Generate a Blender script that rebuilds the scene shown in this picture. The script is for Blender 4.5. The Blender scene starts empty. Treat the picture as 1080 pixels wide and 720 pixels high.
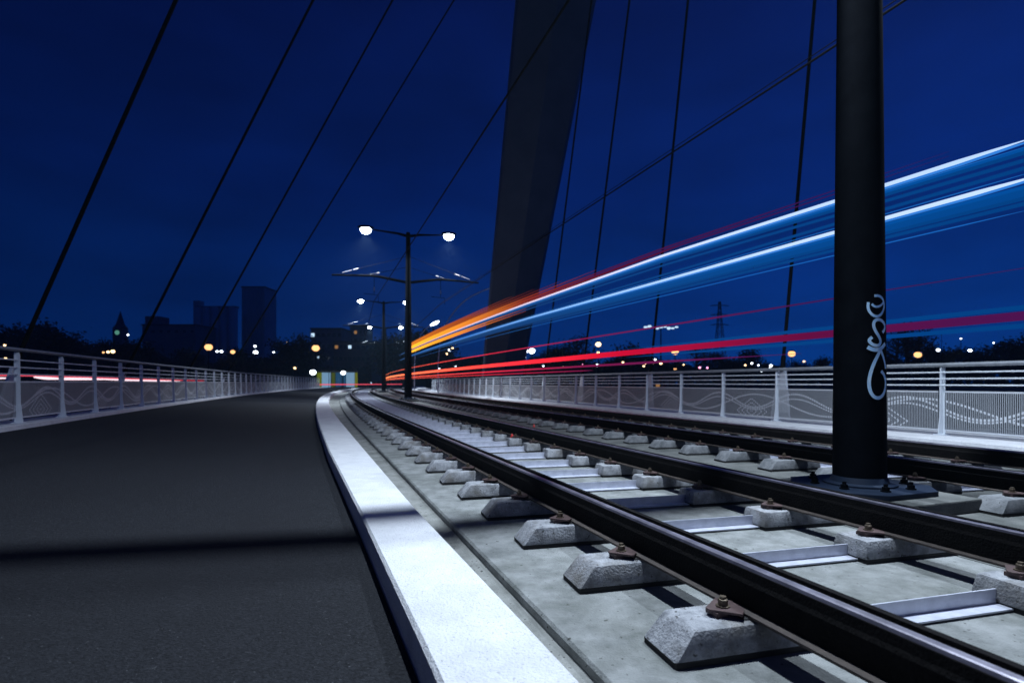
import bpy, bmesh, math, random
from math import sin, cos, pi, radians, atan2, sqrt
from mathutils import Vector, Matrix
random.seed(7)
S = bpy.context.scene
C = S.collection

# ------------------------------------------------------------------ camera
CAMZ = 0.98
cam = bpy.data.cameras.new('camera')
cam.sensor_width = 36.0
cam.lens = 600 / 1080 * 36.0
cam.shift_y = 43 / 1080
cam.clip_start = 0.05
cam.clip_end = 6000
cam.dof.use_dof = True
cam.dof.focus_distance = 3.6
cam.dof.aperture_fstop = 2.4
cam_o = bpy.data.objects.new('camera', cam)
cam_o.location = (0, 0, CAMZ)
cam_o.rotation_euler = (radians(90), 0, 0)
C.objects.link(cam_o)
S.camera = cam_o

# ------------------------------------------------------------------ world: deep blue night sky
W = bpy.data.worlds.new('World')
S.world = W
W.use_nodes = True
wn, wl = W.node_tree.nodes, W.node_tree.links
wn.clear()
wout = wn.new('ShaderNodeOutputWorld')
wbg = wn.new('ShaderNodeBackground')
wl.new(wbg.outputs[0], wout.inputs[0])
wtc = wn.new('ShaderNodeTexCoord')
wsep = wn.new('ShaderNodeSeparateXYZ')
wl.new(wtc.outputs['Generated'], wsep.inputs[0])
wramp = wn.new('ShaderNodeValToRGB')
wl.new(wsep.outputs['Z'], wramp.inputs[0])
els = wramp.color_ramp.elements
els[0].position = 0.0; els[0].color = (0.0010, 0.0300, 0.168, 1)
els[1].position = 0.62; els[1].color = (0.0008, 0.0040, 0.050, 1)
e = els.new(0.12); e.color = (0.0010, 0.0215, 0.142, 1)
e = els.new(0.30); e.color = (0.0009, 0.0115, 0.099, 1)
# the sky is brighter towards the right-hand side (afterglow) and holds faint thin cloud
wmr = wn.new('ShaderNodeMapRange')
wmr.inputs['From Min'].default_value = -0.75; wmr.inputs['From Max'].default_value = 0.55
wmr.inputs['To Min'].default_value = 0.52; wmr.inputs['To Max'].default_value = 1.50
wl.new(wsep.outputs['X'], wmr.inputs['Value'])
wnoi = wn.new('ShaderNodeTexNoise')
wmap = wn.new('ShaderNodeMapping'); wmap.inputs['Scale'].default_value = (2.2, 2.2, 7.0)
wl.new(wtc.outputs['Generated'], wmap.inputs[0]); wl.new(wmap.outputs[0], wnoi.inputs['Vector'])
wnoi.inputs['Scale'].default_value = 1.6; wnoi.inputs['Detail'].default_value = 5
wmr2 = wn.new('ShaderNodeMapRange')
wmr2.inputs['From Min'].default_value = 0.3; wmr2.inputs['From Max'].default_value = 0.7
wmr2.inputs['To Min'].default_value = 0.80; wmr2.inputs['To Max'].default_value = 1.22
wl.new(wnoi.outputs[0], wmr2.inputs['Value'])
wmul = wn.new('ShaderNodeMath'); wmul.operation = 'MULTIPLY'
wl.new(wmr.outputs[0], wmul.inputs[0]); wl.new(wmr2.outputs[0], wmul.inputs[1])
wl.new(wramp.outputs[0], wbg.inputs['Color'])
wl.new(wmul.outputs[0], wbg.inputs['Strength'])

# ------------------------------------------------------------------ render look
S.view_settings.view_transform = 'Standard'
S.view_settings.look = 'None'
S.view_settings.exposure = 0.0
S.view_settings.gamma = 1.0
S.view_settings.use_curve_mapping = False
LAMP_W = 640.0                    # power of one street lamp head
LAMP_COL = (0.74, 0.86, 1.0)

# ------------------------------------------------------------------ mesh helpers
class MB:
    def __init__(self):
        self.v, self.f, self.uv, self.col = [], [], {}, []
    def add(self, vs, fs):
        b = len(self.v)
        self.v += [tuple(p) for p in vs]
        self.f += [tuple(b + i for i in f) for f in fs]
        return b
    def box(self, c, s, rz=0.0):
        x, y, z = s[0] / 2, s[1] / 2, s[2] / 2
        R = Matrix.Rotation(rz, 3, 'Z')
        vs = [Vector(c) + R @ Vector((i * x, j * y, k * z)) for k in (-1, 1) for j in (-1, 1) for i in (-1, 1)]
        self.add(vs, [(0, 2, 3, 1), (4, 5, 7, 6), (0, 1, 5, 4), (2, 6, 7, 3), (0, 4, 6, 2), (1, 3, 7, 5)])
        return self
    def tube(self, pts, r, n=8, cap=True, closed=False):
        pts = [Vector(p) for p in pts]
        m = len(pts)
        rs = r if isinstance(r, (list, tuple)) else [r] * m
        base = len(self.v); nrm = None
        for i, p in enumerate(pts):
            if closed:
                t = pts[(i + 1) % m] - pts[i - 1]
            else:
                t = pts[min(i + 1, m - 1)] - pts[max(i - 1, 0)]
            t.normalize()
            if nrm is None:
                a = Vector((0, 0, 1)) if abs(t.z) < 0.9 else Vector((1, 0, 0))
                nrm = t.cross(a).normalized()
            else:
                nrm = (nrm - t * nrm.dot(t)).normalized()
            bi = t.cross(nrm)
            for k in range(n):
                a = 2 * pi * k / n
                self.v.append(tuple(p + (nrm * cos(a) + bi * sin(a)) * rs[i]))
        rng = m if closed else m - 1
        for i in range(rng):
            a0 = base + i * n; b0 = base + ((i + 1) % m) * n
            for k in range(n):
                self.f.append((a0 + k, a0 + (k + 1) % n, b0 + (k + 1) % n, b0 + k))
        if cap and not closed:
            self.f.append(tuple(base + k for k in reversed(range(n))))
            self.f.append(tuple(base + (m - 1) * n + k for k in range(n)))
        return self
    def sweep(self, frames, prof, cap=True):
        """frames: list of (origin, right); profile: list of (d, z), closed"""
        n = len(prof); base = len(self.v)
        for (o, rt) in frames:
            for d, z in prof:
                self.v.append((o[0] + rt[0] * d, o[1] + rt[1] * d, o[2] + z))
        for i in range(len(frames) - 1):
            a0 = base + i * n; b0 = a0 + n
            for k in range(n):
                self.f.append((a0 + k, a0 + (k + 1) % n, b0 + (k + 1) % n, b0 + k))
        if cap:
            self.f.append(tuple(base + k for k in reversed(range(n))))
            self.f.append(tuple(base + (len(frames) - 1) * n + k for k in range(n)))
        return self
    def lathe(self, c, prof, n=24):
        base = len(self.v); m = len(prof)
        for r, z in prof:
            for k in range(n):
                a = 2 * pi * k / n
                self.v.append((c[0] + r * cos(a), c[1] + r * sin(a), c[2] + z))
        for i in range(m - 1):
            for k in range(n):
                self.f.append((base + i * n + k, base + i * n + (k + 1) % n, base + (i + 1) * n + (k + 1) % n, base + (i + 1) * n + k))
        self.f.append(tuple(base + k for k in reversed(range(n))))
        self.f.append(tuple(base + (m - 1) * n + k for k in range(n)))
        return self
    def prism(self, poly, z0, z1):
        n = len(poly)
        self.add([(x, y, z0) for x, y in poly] + [(x, y, z1) for x, y in poly],
                 [tuple(reversed(range(n))), tuple(range(n, 2 * n))] +
                 [(k, (k + 1) % n, n + (k + 1) % n, n + k) for k in range(n)])
        return self
    def ico(self, c, r, sub=2, sc=(1, 1, 1)):
        bm = bmesh.new()
        bmesh.ops.create_icosphere(bm, subdivisions=sub, radius=r)
        b = len(self.v)
        for v in bm.verts:
            self.v.append((c[0] + v.co.x * sc[0], c[1] + v.co.y * sc[1], c[2] + v.co.z * sc[2]))
        for f in bm.faces:
            self.f.append(tuple(b + v.index for v in f.verts))
        bm.free()
        return self
    def build(self, name, mat, parent=None, smooth=False, bevel=0.0, fixn=True):
        me = bpy.data.meshes.new(name)
        me.from_pydata(self.v, [], self.f)
        if fixn:
            bm = bmesh.new(); bm.from_mesh(me)
            if bevel > 0:
                es = [e for e in bm.edges if len(e.link_faces) == 2 and e.calc_face_angle(0) > 0.5]
                bmesh.ops.bevel(bm, geom=es, offset=bevel, segments=2, affect='EDGES', profile=0.6)
            bmesh.ops.recalc_face_normals(bm, faces=bm.faces)
            bm.to_mesh(me); bm.free()
        if mat: me.materials.append(mat)
        if smooth:
            for p in me.polygons: p.use_smooth = True
            try: me.set_sharp_from_angle(angle=radians(38))
            except Exception: pass
        o = bpy.data.objects.new(name, me)
        C.objects.link(o)
        if parent: o.parent = parent
        return o

def empty(name, loc=(0, 0, 0), rz=0.0):
    o = bpy.data.objects.new(name, None)
    o.empty_display_size = 0.1
    o.location = loc; o.rotation_euler = (0, 0, rz)
    C.objects.link(o)
    return o
def tag(o, label, cat, group=None, kind=None):
    o['label'] = label; o['category'] = cat
    if group: o['group'] = group
    if kind: o['kind'] = kind
    return o
def struct(o):
    o['kind'] = 'structure'
    return o
def copy_tree(o, parent=None):
    c = o.copy(); C.objects.link(c)
    if parent: c.parent = parent
    for ch in [k for k in bpy.data.objects if k.parent == o]:
        copy_tree(ch, c)
    return c

# ------------------------------------------------------------------ materials
def mat(name, col, rough=0.7, metal=0.0, spec=0.5):
    m = bpy.data.materials.new(name); m.use_nodes = True
    b = m.node_tree.nodes['Principled BSDF']
    b.inputs['Base Color'].default_value = (*col, 1)
    b.inputs['Roughness'].default_value = rough
    b.inputs['Metallic'].default_value = metal
    b.inputs['Specular IOR Level'].default_value = spec
    return m
def noisy(name, c0, c1, scale=6.0, rough=0.8, bump=0.0, bscale=60.0, metal=0.0, detail=8, spots=None, spec=0.4, rvar=0.0, vscale=None, ramp=(0.32, 0.68), stain=None, rand=False):
    """two-tone weathered surface from object-space noise, with optional dark pits and bump"""
    m = mat(name, c0, rough, metal, spec)
    n, l = m.node_tree.nodes, m.node_tree.links
    b = n['Principled BSDF']
    tc = n.new('ShaderNodeTexCoord')
    src = tc.outputs['Object']
    if rand:
        oi = n.new('ShaderNodeObjectInfo'); va = n.new('ShaderNodeVectorMath'); va.operation = 'MULTIPLY_ADD'
        va.inputs[1].default_value = (37.0, 53.0, 19.0)
        l.new(oi.outputs['Random'], va.inputs[0]); l.new(src, va.inputs[2]); src = va.outputs[0]
    osrc = src
    if vscale:
        mp = n.new('ShaderNodeMapping'); mp.inputs['Scale'].default_value = vscale
        l.new(src, mp.inputs[0]); src = mp.outputs[0]
    t = n.new('ShaderNodeTexNoise'); t.inputs['Scale'].default_value = scale; t.inputs['Detail'].default_value = detail
    t.inputs['Roughness'].default_value = 0.65
    l.new(src, t.inputs['Vector'])
    r = n.new('ShaderNodeValToRGB')
    r.color_ramp.elements[0].position = ramp[0]; r.color_ramp.elements[1].position = ramp[1]
    r.color_ramp.elements[0].color = (*c0, 1); r.color_ramp.elements[1].color = (*c1, 1)
    l.new(t.outputs[0], r.inputs[0])
    out = r.outputs[0]
    if spots:
        scol, sscale, thr = spots
        v = n.new('ShaderNodeTexNoise'); v.inputs['Scale'].default_value = sscale; v.inputs['Detail'].default_value = 3
        l.new(osrc, v.inputs['Vector'])
        rr = n.new('ShaderNodeValToRGB')
        rr.color_ramp.elements[0].position = thr; rr.color_ramp.elements[1].position = thr + 0.05
        l.new(v.outputs[0], rr.inputs[0])
        mx = n.new('ShaderNodeMixRGB'); mx.inputs[2].default_value = (*scol, 1)
        l.new(rr.outputs[0], mx.inputs[0]); l.new(out, mx.inputs[1]); out = mx.outputs[0]
    if stain:
        scol, sscale, lo, hi, stretch = stain
        mp2 = n.new('ShaderNodeMapping'); mp2.inputs['Scale'].default_value = stretch; mp2.inputs['Location'].default_value = (3.1, 7.7, 1.3)
        l.new(osrc, mp2.inputs[0])
        v2 = n.new('ShaderNodeTexNoise'); v2.inputs['Scale'].default_value = sscale; v2.inputs['Detail'].default_value = 9; v2.inputs['Roughness'].default_value = 0.7
        l.new(mp2.outputs[0], v2.inputs['Vector'])
        r2 = n.new('ShaderNodeMapRange'); r2.inputs['From Min'].default_value = lo; r2.inputs['From Max'].default_value = hi; r2.inputs['To Max'].default_value = 0.75
        l.new(v2.outputs[0], r2.inputs['Value'])
        mx2 = n.new('ShaderNodeMixRGB'); mx2.inputs[2].default_value = (*scol, 1)
        l.new(r2.outputs[0], mx2.inputs[0]); l.new(out, mx2.inputs[1]); out = mx2.outputs[0]
    l.new(out, b.inputs['Base Color'])
    if rvar:
        mr = n.new('ShaderNodeMapRange')
        mr.inputs['To Min'].default_value = rough - rvar; mr.inputs['To Max'].default_value = rough + rvar
        l.new(t.outputs[0], mr.inputs['Value']); l.new(mr.outputs[0], b.inputs['Roughness'])
    if bump:
        t2 = n.new('ShaderNodeTexNoise'); t2.inputs['Scale'].default_value = bscale; t2.inputs['Detail'].default_value = 6
        l.new(osrc, t2.inputs['Vector'])
        bp = n.new('ShaderNodeBump'); bp.inputs['Strength'].default_value = bump; bp.inputs['Distance'].default_value = 0.01
        l.new(t2.outputs[0], bp.inputs['Height']); l.new(bp.outputs[0], b.inputs['Normal'])
    return m
def emit(name, col, strength, sample=True):
    m = bpy.data.materials.new(name); m.use_nodes = True
    n, l = m.node_tree.nodes, m.node_tree.links
    n.clear()
    o = n.new('ShaderNodeOutputMaterial'); e = n.new('ShaderNodeEmission')
    e.inputs[0].default_value = (*col, 1); e.inputs[1].default_value = strength
    l.new(e.outputs[0], o.inputs[0])
    if not sample:
        m.cycles.emission_sampling = 'NONE'
    return m

M = {}
M['asphalt'] = noisy('asphalt', (0.0045, 0.0052, 0.0072), (0.021, 0.0228, 0.0285), 70, 0.88, 1.0, 110, spots=((0.075, 0.078, 0.087), 80, 0.675), detail=6, spec=0.25, ramp=(0.36, 0.66), stain=((0.009, 0.0095, 0.012), 0.6, 0.44, 0.70, (1, 0.4, 1)))
M['kerbstone'] = noisy('pale kerb concrete', (0.60, 0.61, 0.64), (0.74, 0.75, 0.77), 5.0, 0.85, 0.9, 110, spots=((0.44, 0.44, 0.47), 85, 0.63), detail=14, stain=((0.46, 0.47, 0.49), 1.6, 0.54, 0.75, (1, 1, 1)))
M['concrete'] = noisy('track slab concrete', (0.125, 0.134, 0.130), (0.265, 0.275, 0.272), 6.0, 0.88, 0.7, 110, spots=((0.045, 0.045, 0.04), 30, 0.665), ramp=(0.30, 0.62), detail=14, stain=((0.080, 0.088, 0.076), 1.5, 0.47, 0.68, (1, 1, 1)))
M['concrete_dark'] = noisy('darker slab concrete', (0.06, 0.065, 0.062), (0.135, 0.14, 0.134), 3.0, 0.85, 0.6, 120, spots=((0.04, 0.04, 0.04), 38, 0.68), ramp=(0.36, 0.64), detail=12)  # darker concrete tone for the far track bed and mast plinths
M['block_dark'] = noisy('darker block concrete', (0.095, 0.102, 0.11), (0.18, 0.188, 0.20), 9, 0.85, 0.55, 130, spots=((0.06, 0.06, 0.06), 55, 0.66), ramp=(0.4, 0.6), rand=True)  # darker concrete tone for the far track's blocks
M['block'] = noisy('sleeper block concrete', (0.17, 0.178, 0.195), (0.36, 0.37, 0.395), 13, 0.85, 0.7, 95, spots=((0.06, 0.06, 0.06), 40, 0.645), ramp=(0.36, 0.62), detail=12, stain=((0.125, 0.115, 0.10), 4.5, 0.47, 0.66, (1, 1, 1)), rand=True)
M['gutter'] = noisy('stained gutter concrete', (0.13, 0.135, 0.125), (0.30, 0.305, 0.29), 5, 0.88, 0.5, 130, spots=((0.04, 0.04, 0.035), 40, 0.64))
M['rail_head'] = noisy('polished rail steel', (0.20, 0.19, 0.22), (0.38, 0.36, 0.42), 8, 0.36, metal=0.8, rvar=0.09)
M['rail_side'] = noisy('black rail steel', (0.004, 0.004, 0.0045), (0.009, 0.008, 0.008), 12, 0.85, 0.6, 90, spec=0.08)
M['rail_foot'] = noisy('rusty rail foot', (0.035, 0.028, 0.025), (0.075, 0.058, 0.050), 20, 0.7)
M['clip'] = noisy('rusty clip steel', (0.055, 0.036, 0.036), (0.10, 0.062, 0.060), 30, 0.55, metal=0.2, rand=True)
M['bolt'] = noisy('brown bolt steel', (0.09, 0.07, 0.05), (0.15, 0.12, 0.09), 40, 0.45, metal=0.7)
M['galv'] = noisy('galvanised steel', (0.46, 0.48, 0.56), (0.60, 0.62, 0.70), 14, 0.42, metal=0.35, rvar=0.06)
M['pad'] = mat('black rubber pad', (0.010, 0.010, 0.011), 0.8)
M['mast'] = noisy('dark painted mast steel', (0.0020, 0.0026, 0.0044), (0.0042, 0.0054, 0.0080), 5, 0.8, spec=0.02, bump=0.15, bscale=40)
M['arm'] = mat('matt black arm paint', (0.0022, 0.0026, 0.0036), 0.8, 0, 0.02)
M['base'] = noisy('dark blue base steel', (0.006, 0.013, 0.028), (0.011, 0.020, 0.040), 9, 0.6, spec=0.2)
M['rail_paint'] = noisy('pale grey railing paint', (0.60, 0.65, 0.70), (0.70, 0.74, 0.79), 7, 0.48)
M['handrail'] = noisy('grey handrail metal', (0.20, 0.22, 0.24), (0.28, 0.30, 0.33), 9, 0.45)
M['pylon'] = noisy('grey pylon steel', (0.065, 0.098, 0.145), (0.092, 0.130, 0.185), 0.4, 0.7, spec=0.2)
M['cable'] = mat('dark cable', (0.004, 0.0045, 0.006), 0.8, 0, 0.1)
M['wire'] = mat('dark wire', (0.006, 0.006, 0.007), 0.7, 0, 0.06)
M['insul'] = mat('white insulator', (0.30, 0.31, 0.33), 0.5)
M['paint_graf'] = noisy('pale blue spray paint', (0.34, 0.66, 1.0), (0.66, 0.86, 1.0), 16, 0.6)
M['foliage'] = noisy('dark foliage', (0.020, 0.026, 0.016), (0.045, 0.050, 0.030), 0.8, 0.8)
M['bark'] = noisy('bark', (0.03, 0.025, 0.02), (0.05, 0.04, 0.03), 3, 0.9)
M['bld'] = noisy('dark concrete wall', (0.10, 0.11, 0.13), (0.16, 0.17, 0.19), 0.15, 0.9)
M['bld2'] = noisy('brown brick wall', (0.14, 0.10, 0.08), (0.19, 0.14, 0.11), 0.3, 0.9)
M['silo'] = noisy('pale silo concrete', (0.30, 0.31, 0.34), (0.40, 0.41, 0.44), 0.12, 0.85)
M['roof'] = mat('dark roof', (0.04, 0.04, 0.045), 0.8)
M['ground'] = noisy('dark bank', (0.022, 0.026, 0.018), (0.05, 0.05, 0.038), 0.05, 0.95)
M['water'] = mat('river water', (0.003, 0.005, 0.009), 0.3, 0, 0.15)
M['leaf'] = noisy('dry leaf', (0.32, 0.16, 0.09), (0.46, 0.27, 0.16), 40, 0.7)
M['red'] = mat('red plastic', (0.55, 0.02, 0.015), 0.4)
M['lens'] = emit('lamp lens', (0.80, 0.90, 1.0), 42.0)
M['lens_far'] = emit('far white lamp', (0.80, 0.90, 1.0), 7.0, False)
M['lens_sodium'] = emit('sodium lamp', (1.0, 0.50, 0.20), 1.9, False)
M['lens_warm'] = emit('warm lamp', (1.0, 0.66, 0.34), 4.0, False)
M['win_warm'] = emit('lit warm window', (1.0, 0.50, 0.17), 0.30, False)
M['win_cool'] = emit('lit cool window', (0.55, 0.78, 1.0), 1.2, False)
M['clock'] = emit('green lit clock', (0.25, 0.80, 0.62), 0.35, False)

def panel_mat():
    """perforated steel: vertical slits with a pattern of solid dots in waves and diamonds (UV in metres)"""
    m = mat('perforated panel steel', (0.40, 0.43, 0.46), 0.5)
    n, l = m.node_tree.nodes, m.node_tree.links
    b = n['Principled BSDF']
    uv = n.new('ShaderNodeUVMap'); sp = n.new('ShaderNodeSeparateXYZ'); l.new(uv.outputs[0], sp.inputs[0])
    def math(op, a, b_=None, c_=None):
        k = n.new('ShaderNodeMath'); k.operation = op
        for i, v in enumerate((a, b_, c_)):
            if v is None: continue
            if isinstance(v, (int, float)): k.inputs[i].default_value = v
            else: l.new(v, k.inputs[i])
        return k.outputs[0]
    u, v = sp.outputs[0], sp.outputs[1]
    slit = math('GREATER_THAN', math('FRACT', math('MULTIPLY', u, 38.0)), 0.44)           # solid strip share
    dash = math('GREATER_THAN', math('FRACT', math('MULTIPLY', u, 19.0)), 0.38)
    def wave(per, amp, mid, ph, w):
        s = math('SINE', math('ADD', math('MULTIPLY', u, 2 * pi / per), ph))
        d = math('ABSOLUTE', math('SUBTRACT', v, math('ADD', math('MULTIPLY', s, amp), mid)))
        return math('LESS_THAN', d, w)
    w1 = wave(2.3, 0.16, 0.36, 0.4, 0.019)
    w2 = wave(2.3, 0.13, 0.29, 0.4, 0.014)
    w3 = wave(3.7, 0.20, 0.30, 2.2, 0.017)
    # concentric diamonds rising from the lower edge
    du = math('ABSOLUTE', math('SUBTRACT', math('FRACT', math('DIVIDE', u, 3.1)), 0.5))
    dd = math('ADD', math('MULTIPLY', du, 3.1 * 0.62), math('ABSOLUTE', math('SUBTRACT', v, 0.12)))
    ring = math('LESS_THAN', math('FRACT', math('MULTIPLY', dd, 11.0)), 0.26)
    rmask = math('MULTIPLY', ring, math('LESS_THAN', dd, 0.30))
    pat = math('MAXIMUM', math('MAXIMUM', w1, w2), math('MAXIMUM', w3, rmask))
    pat = math('MULTIPLY', pat, dash)
    edge = math('MAXIMUM', math('LESS_THAN', v, 0.025), math('GREATER_THAN', v, 0.605))
    solid = math('MAXIMUM', math('MAXIMUM', slit, pat), edge)
    mx = n.new('ShaderNodeMixRGB')
    mx.inputs[1].default_value = (0.28, 0.30, 0.325, 1); mx.inputs[2].default_value = (0.58, 0.61, 0.65, 1)
    l.new(math('MAXIMUM', pat, edge), mx.inputs[0]); l.new(mx.outputs[0], b.inputs['Base Color'])
    l.new(solid, b.inputs['Alpha'])
    return m
M['panel'] = panel_mat()

# ------------------------------------------------------------------ the curve of the tracks
DS = 0.25
SMIN, SMAX = -30.0, 150.0
X0, PHI0, PHI1, SB0, SB1 = 1.66, math.atan(0.350), 0.172, 12.0, 88.0
def phi(s):
    if s < SB0: return PHI0
    if s > SB1: return PHI1
    return PHI0 + (PHI1 - PHI0) * (s - SB0) / (SB1 - SB0)
_tab = {}
x, y = X0, 0.0; k = 0; _tab[0] = (x, y)
while k * DS < SMAX + 1:
    p = phi((k + 0.5) * DS); x -= sin(p) * DS; y += cos(p) * DS; k += 1; _tab[k] = (x, y)
x, y = X0, 0.0; k = 0
while k * DS > SMIN - 1:
    p = phi((k - 0.5) * DS); x += sin(p) * DS; y -= cos(p) * DS; k -= 1; _tab[k] = (x, y)
def base(s):
    q = s / DS; i = math.floor(q); t = q - i
    a, b = _tab[i], _tab[i + 1]
    return a[0] + (b[0] - a[0]) * t, a[1] + (b[1] - a[1]) * t
def pt(s, d, z=0.0):
    bx, by = base(s); p = phi(s)
    return Vector((bx + d * cos(p), by + d * sin(p), z))
def fr(s, d=0.0, z=0.0):
    p = phi(s)
    return (pt(s, d, z), (cos(p), sin(p)))
def srange(a, b):
    out = []; s = a
    while s < b - 1e-6:
        out.append(s); s += 0.5 if s < 14 else (1.0 if s < 40 else 2.0)
    out.append(b)
    return out
def lerp_tab(tab, s):
    if s <= tab[0][0]: return tab[0][1]
    for (a, va), (b, vb) in zip(tab, tab[1:]):
        if s <= b: return va + (vb - va) * (s - a) / (b - a)
    return tab[-1][1]
KLT = [(-14, -1.20), (2.2, -1.22), (4.5, -1.27), (8.2, -1.38), (12, -1.44), (20, -1.55), (28, -1.66), (45, -1.85), (150, -1.95)]
KRT = [(-14, -0.84), (1.0, -0.81), (2.2, -0.835), (4.6, -0.90), (8.5, -0.94), (13, -0.98), (20, -1.06), (28, -1.16), (45, -1.32), (150, -1.42)]
def sheet(dfun_list, s0, s1):
    """a strip following the curve through the points (d(s), z) of dfun_list"""
    mb = MB(); ss = srange(s0, s1); n = len(dfun_list)
    for s in ss:
        for df, z in dfun_list:
            d = df(s) if callable(df) else df
            zz = z(s) if callable(z) else z
            mb.v.append(tuple(pt(s, d, zz)))
    for i in range(len(ss) - 1):
        for j in range(n - 1):
            a = i * n + j
            mb.f.append((a, a + 1, a + n + 1, a + n))
    return mb
def at(px, py, D):
    return Vector(((px - 540) / 600 * D, D, CAMZ + (403 - py) / 600 * D))

# ------------------------------------------------------------------ setting
kl = lambda s: lerp_tab(KLT, s)
kr = lambda s: lerp_tab(KRT, s)
S0, S1 = -14.0, 118.0
# cycle path: cambered asphalt falling towards the kerb
struct(sheet([(-6.36, 0.165), (-4.6, 0.115), (-2.9, 0.04), (lambda s: kl(s) - 0.006, -0.03)], S0, S1).build('cycle_path', M['asphalt'], fixn=False))
kb = MB()
ss = srange(S0, S1)
for s in ss:
    a, b = kl(s), kr(s)
    for d, z in ((a, -0.25), (a, 0.100), (a + 0.014, 0.115), (b - 0.012, 0.115), (b, 0.103), (b, -0.2)):
        kb.v.append(tuple(pt(s, d, z)))
for i in range(len(ss) - 1):
    for j in range(5):
        a = i * 6 + j; kb.f.append((a, a + 1, a + 7, a + 6))
struct(kb.build('kerb', M['kerbstone'], fixn=False))
struct(sheet([(lambda s: kr(s) + 0.002, -0.055), (-0.70, -0.055), (-0.655, -0.047)], S0, S1).build('gutter', M['gutter'], fixn=False))
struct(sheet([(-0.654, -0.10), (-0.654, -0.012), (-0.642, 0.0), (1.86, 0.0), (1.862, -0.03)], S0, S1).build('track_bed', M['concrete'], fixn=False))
struct(sheet([(1.868, -0.03), (1.870, 0.0), (4.0, 0.0), (6.1, 0.0), (6.1, -0.1)], S0, S1).build('track_bed', M['concrete_dark'], fixn=False))
struct(sheet([(6.102, -0.06), (7.05, -0.06), (7.05, 0.14), (7.07, 0.15), (8.55, 0.15), (8.57, 0.14), (8.57, -0.9)], S0, S1).build('walkway', M['kerbstone'], fixn=False))
struct(sheet([(-7.05, -0.9), (-7.05, 0.24), (-7.03, 0.25), (-6.37, 0.25), (-6.355, 0.24), (-6.355, 0.05)], S0, 88).build('plinth', M['kerbstone'], fixn=False))
dk = MB(); dk.sweep([fr(s) for s in srange(S0, 90)], [(-7.0, -0.3), (8.5, -0.3), (7.4, -1.5), (-5.9, -1.5)])
struct(dk.build('bridge_deck', M['bld']))
# wide ground: river under the bridge, banks beyond
g = MB(); nx, ny = 90, 90
def gz(x, y):
    def sm(a, b, t):
        t = max(0.0, min(1.0, (t - a) / (b - a))); return t * t * (3 - 2 * t)
    return -7.5 + 6.9 * max(sm(66, 92, y), sm(-16, -40, y))
ys = [-120, -60] + [-40 + i * 2.5 for i in range(9)] + [0, 30, 60] + [64 + i * 2 for i in range(18)] + [120, 150, 200, 300, 400, 520, 680]
xs = [-680, -400, -200, -100, -50, 0, 50, 100, 200, 400, 680]
for yy in ys:
    for xx in xs: g.v.append((xx, yy, gz(xx, yy)))
for j in range(len(ys) - 1):
    for i in range(len(xs) - 1):
        a = j * len(xs) + i; g.f.append((a, a + 1, a + len(xs) + 1, a + len(xs)))
struct(g.build('ground', M['ground'], fixn=False, smooth=True))
r = MB(); r.add([(-670, -38, -5.2), (670, -38, -5.2), (670, 82, -5.2), (-670, 82, -5.2)], [(0, 1, 2, 3)])
struct(r.build('river', M['water'], fixn=False))

# ------------------------------------------------------------------ rails
HEAD = 0.29; TOPB = 0.121
def make_rail(d, label):
    root = empty('rail', pt(0, d, 0)); tag(root, label, 'rail', 'rails of the two tram tracks')
    off = -Vector(root.location)
    F = [((o[0] + off.x, o[1] + off.y, 0), rt) for o, rt in [fr(s, d) for s in srange(-8, 116)]]
    h = MB(); h.sweep(F, [(-0.030, HEAD - 0.012), (-0.026, HEAD - 0.002), (-0.018, HEAD), (0.006, HEAD), (0.013, HEAD - 0.006), (0.014, HEAD - 0.014)])
    h.build('running_head', M['rail_head'], root, fixn=False)
    w = MB(); w.sweep(F, [(-0.035, HEAD - 0.0125), (0.016, HEAD - 0.0145), (0.034, HEAD - 0.035), (0.048, HEAD - 0.035), (0.052, HEAD - 0.004), (0.080, HEAD - 0.004), (0.083, HEAD - 0.06), (0.045, HEAD - 0.075), (0.045, TOPB + 0.022), (-0.045, TOPB + 0.022), (-0.045, HEAD - 0.06), (-0.038, HEAD - 0.045)])
    w.build('web', M['rail_side'], root)
    ft = MB(); ft.sweep(F, [(-0.078, TOPB + 0.006), (-0.078, TOPB + 0.016), (-0.04, TOPB + 0.0205), (0.04, TOPB + 0.0205), (0.088, TOPB + 0.018), (0.088, TOPB + 0.006)])
    ft.build('foot', M['rail_foot'], root)
    return root
D1L, D1R, D2L, D2R = 0.0, 1.52, 3.56, 5.08
make_rail(D1L, 'long dark steel rail nearest the white kerb, with a bright worn head')
make_rail(D1R, 'second rail from the white kerb, running past the front of the graffiti mast')
make_rail(D2L, 'third rail from the white kerb, just behind the graffiti mast')
make_rail(D2R, 'rail nearest the right-hand railing, in front of its white plinth')

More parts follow.
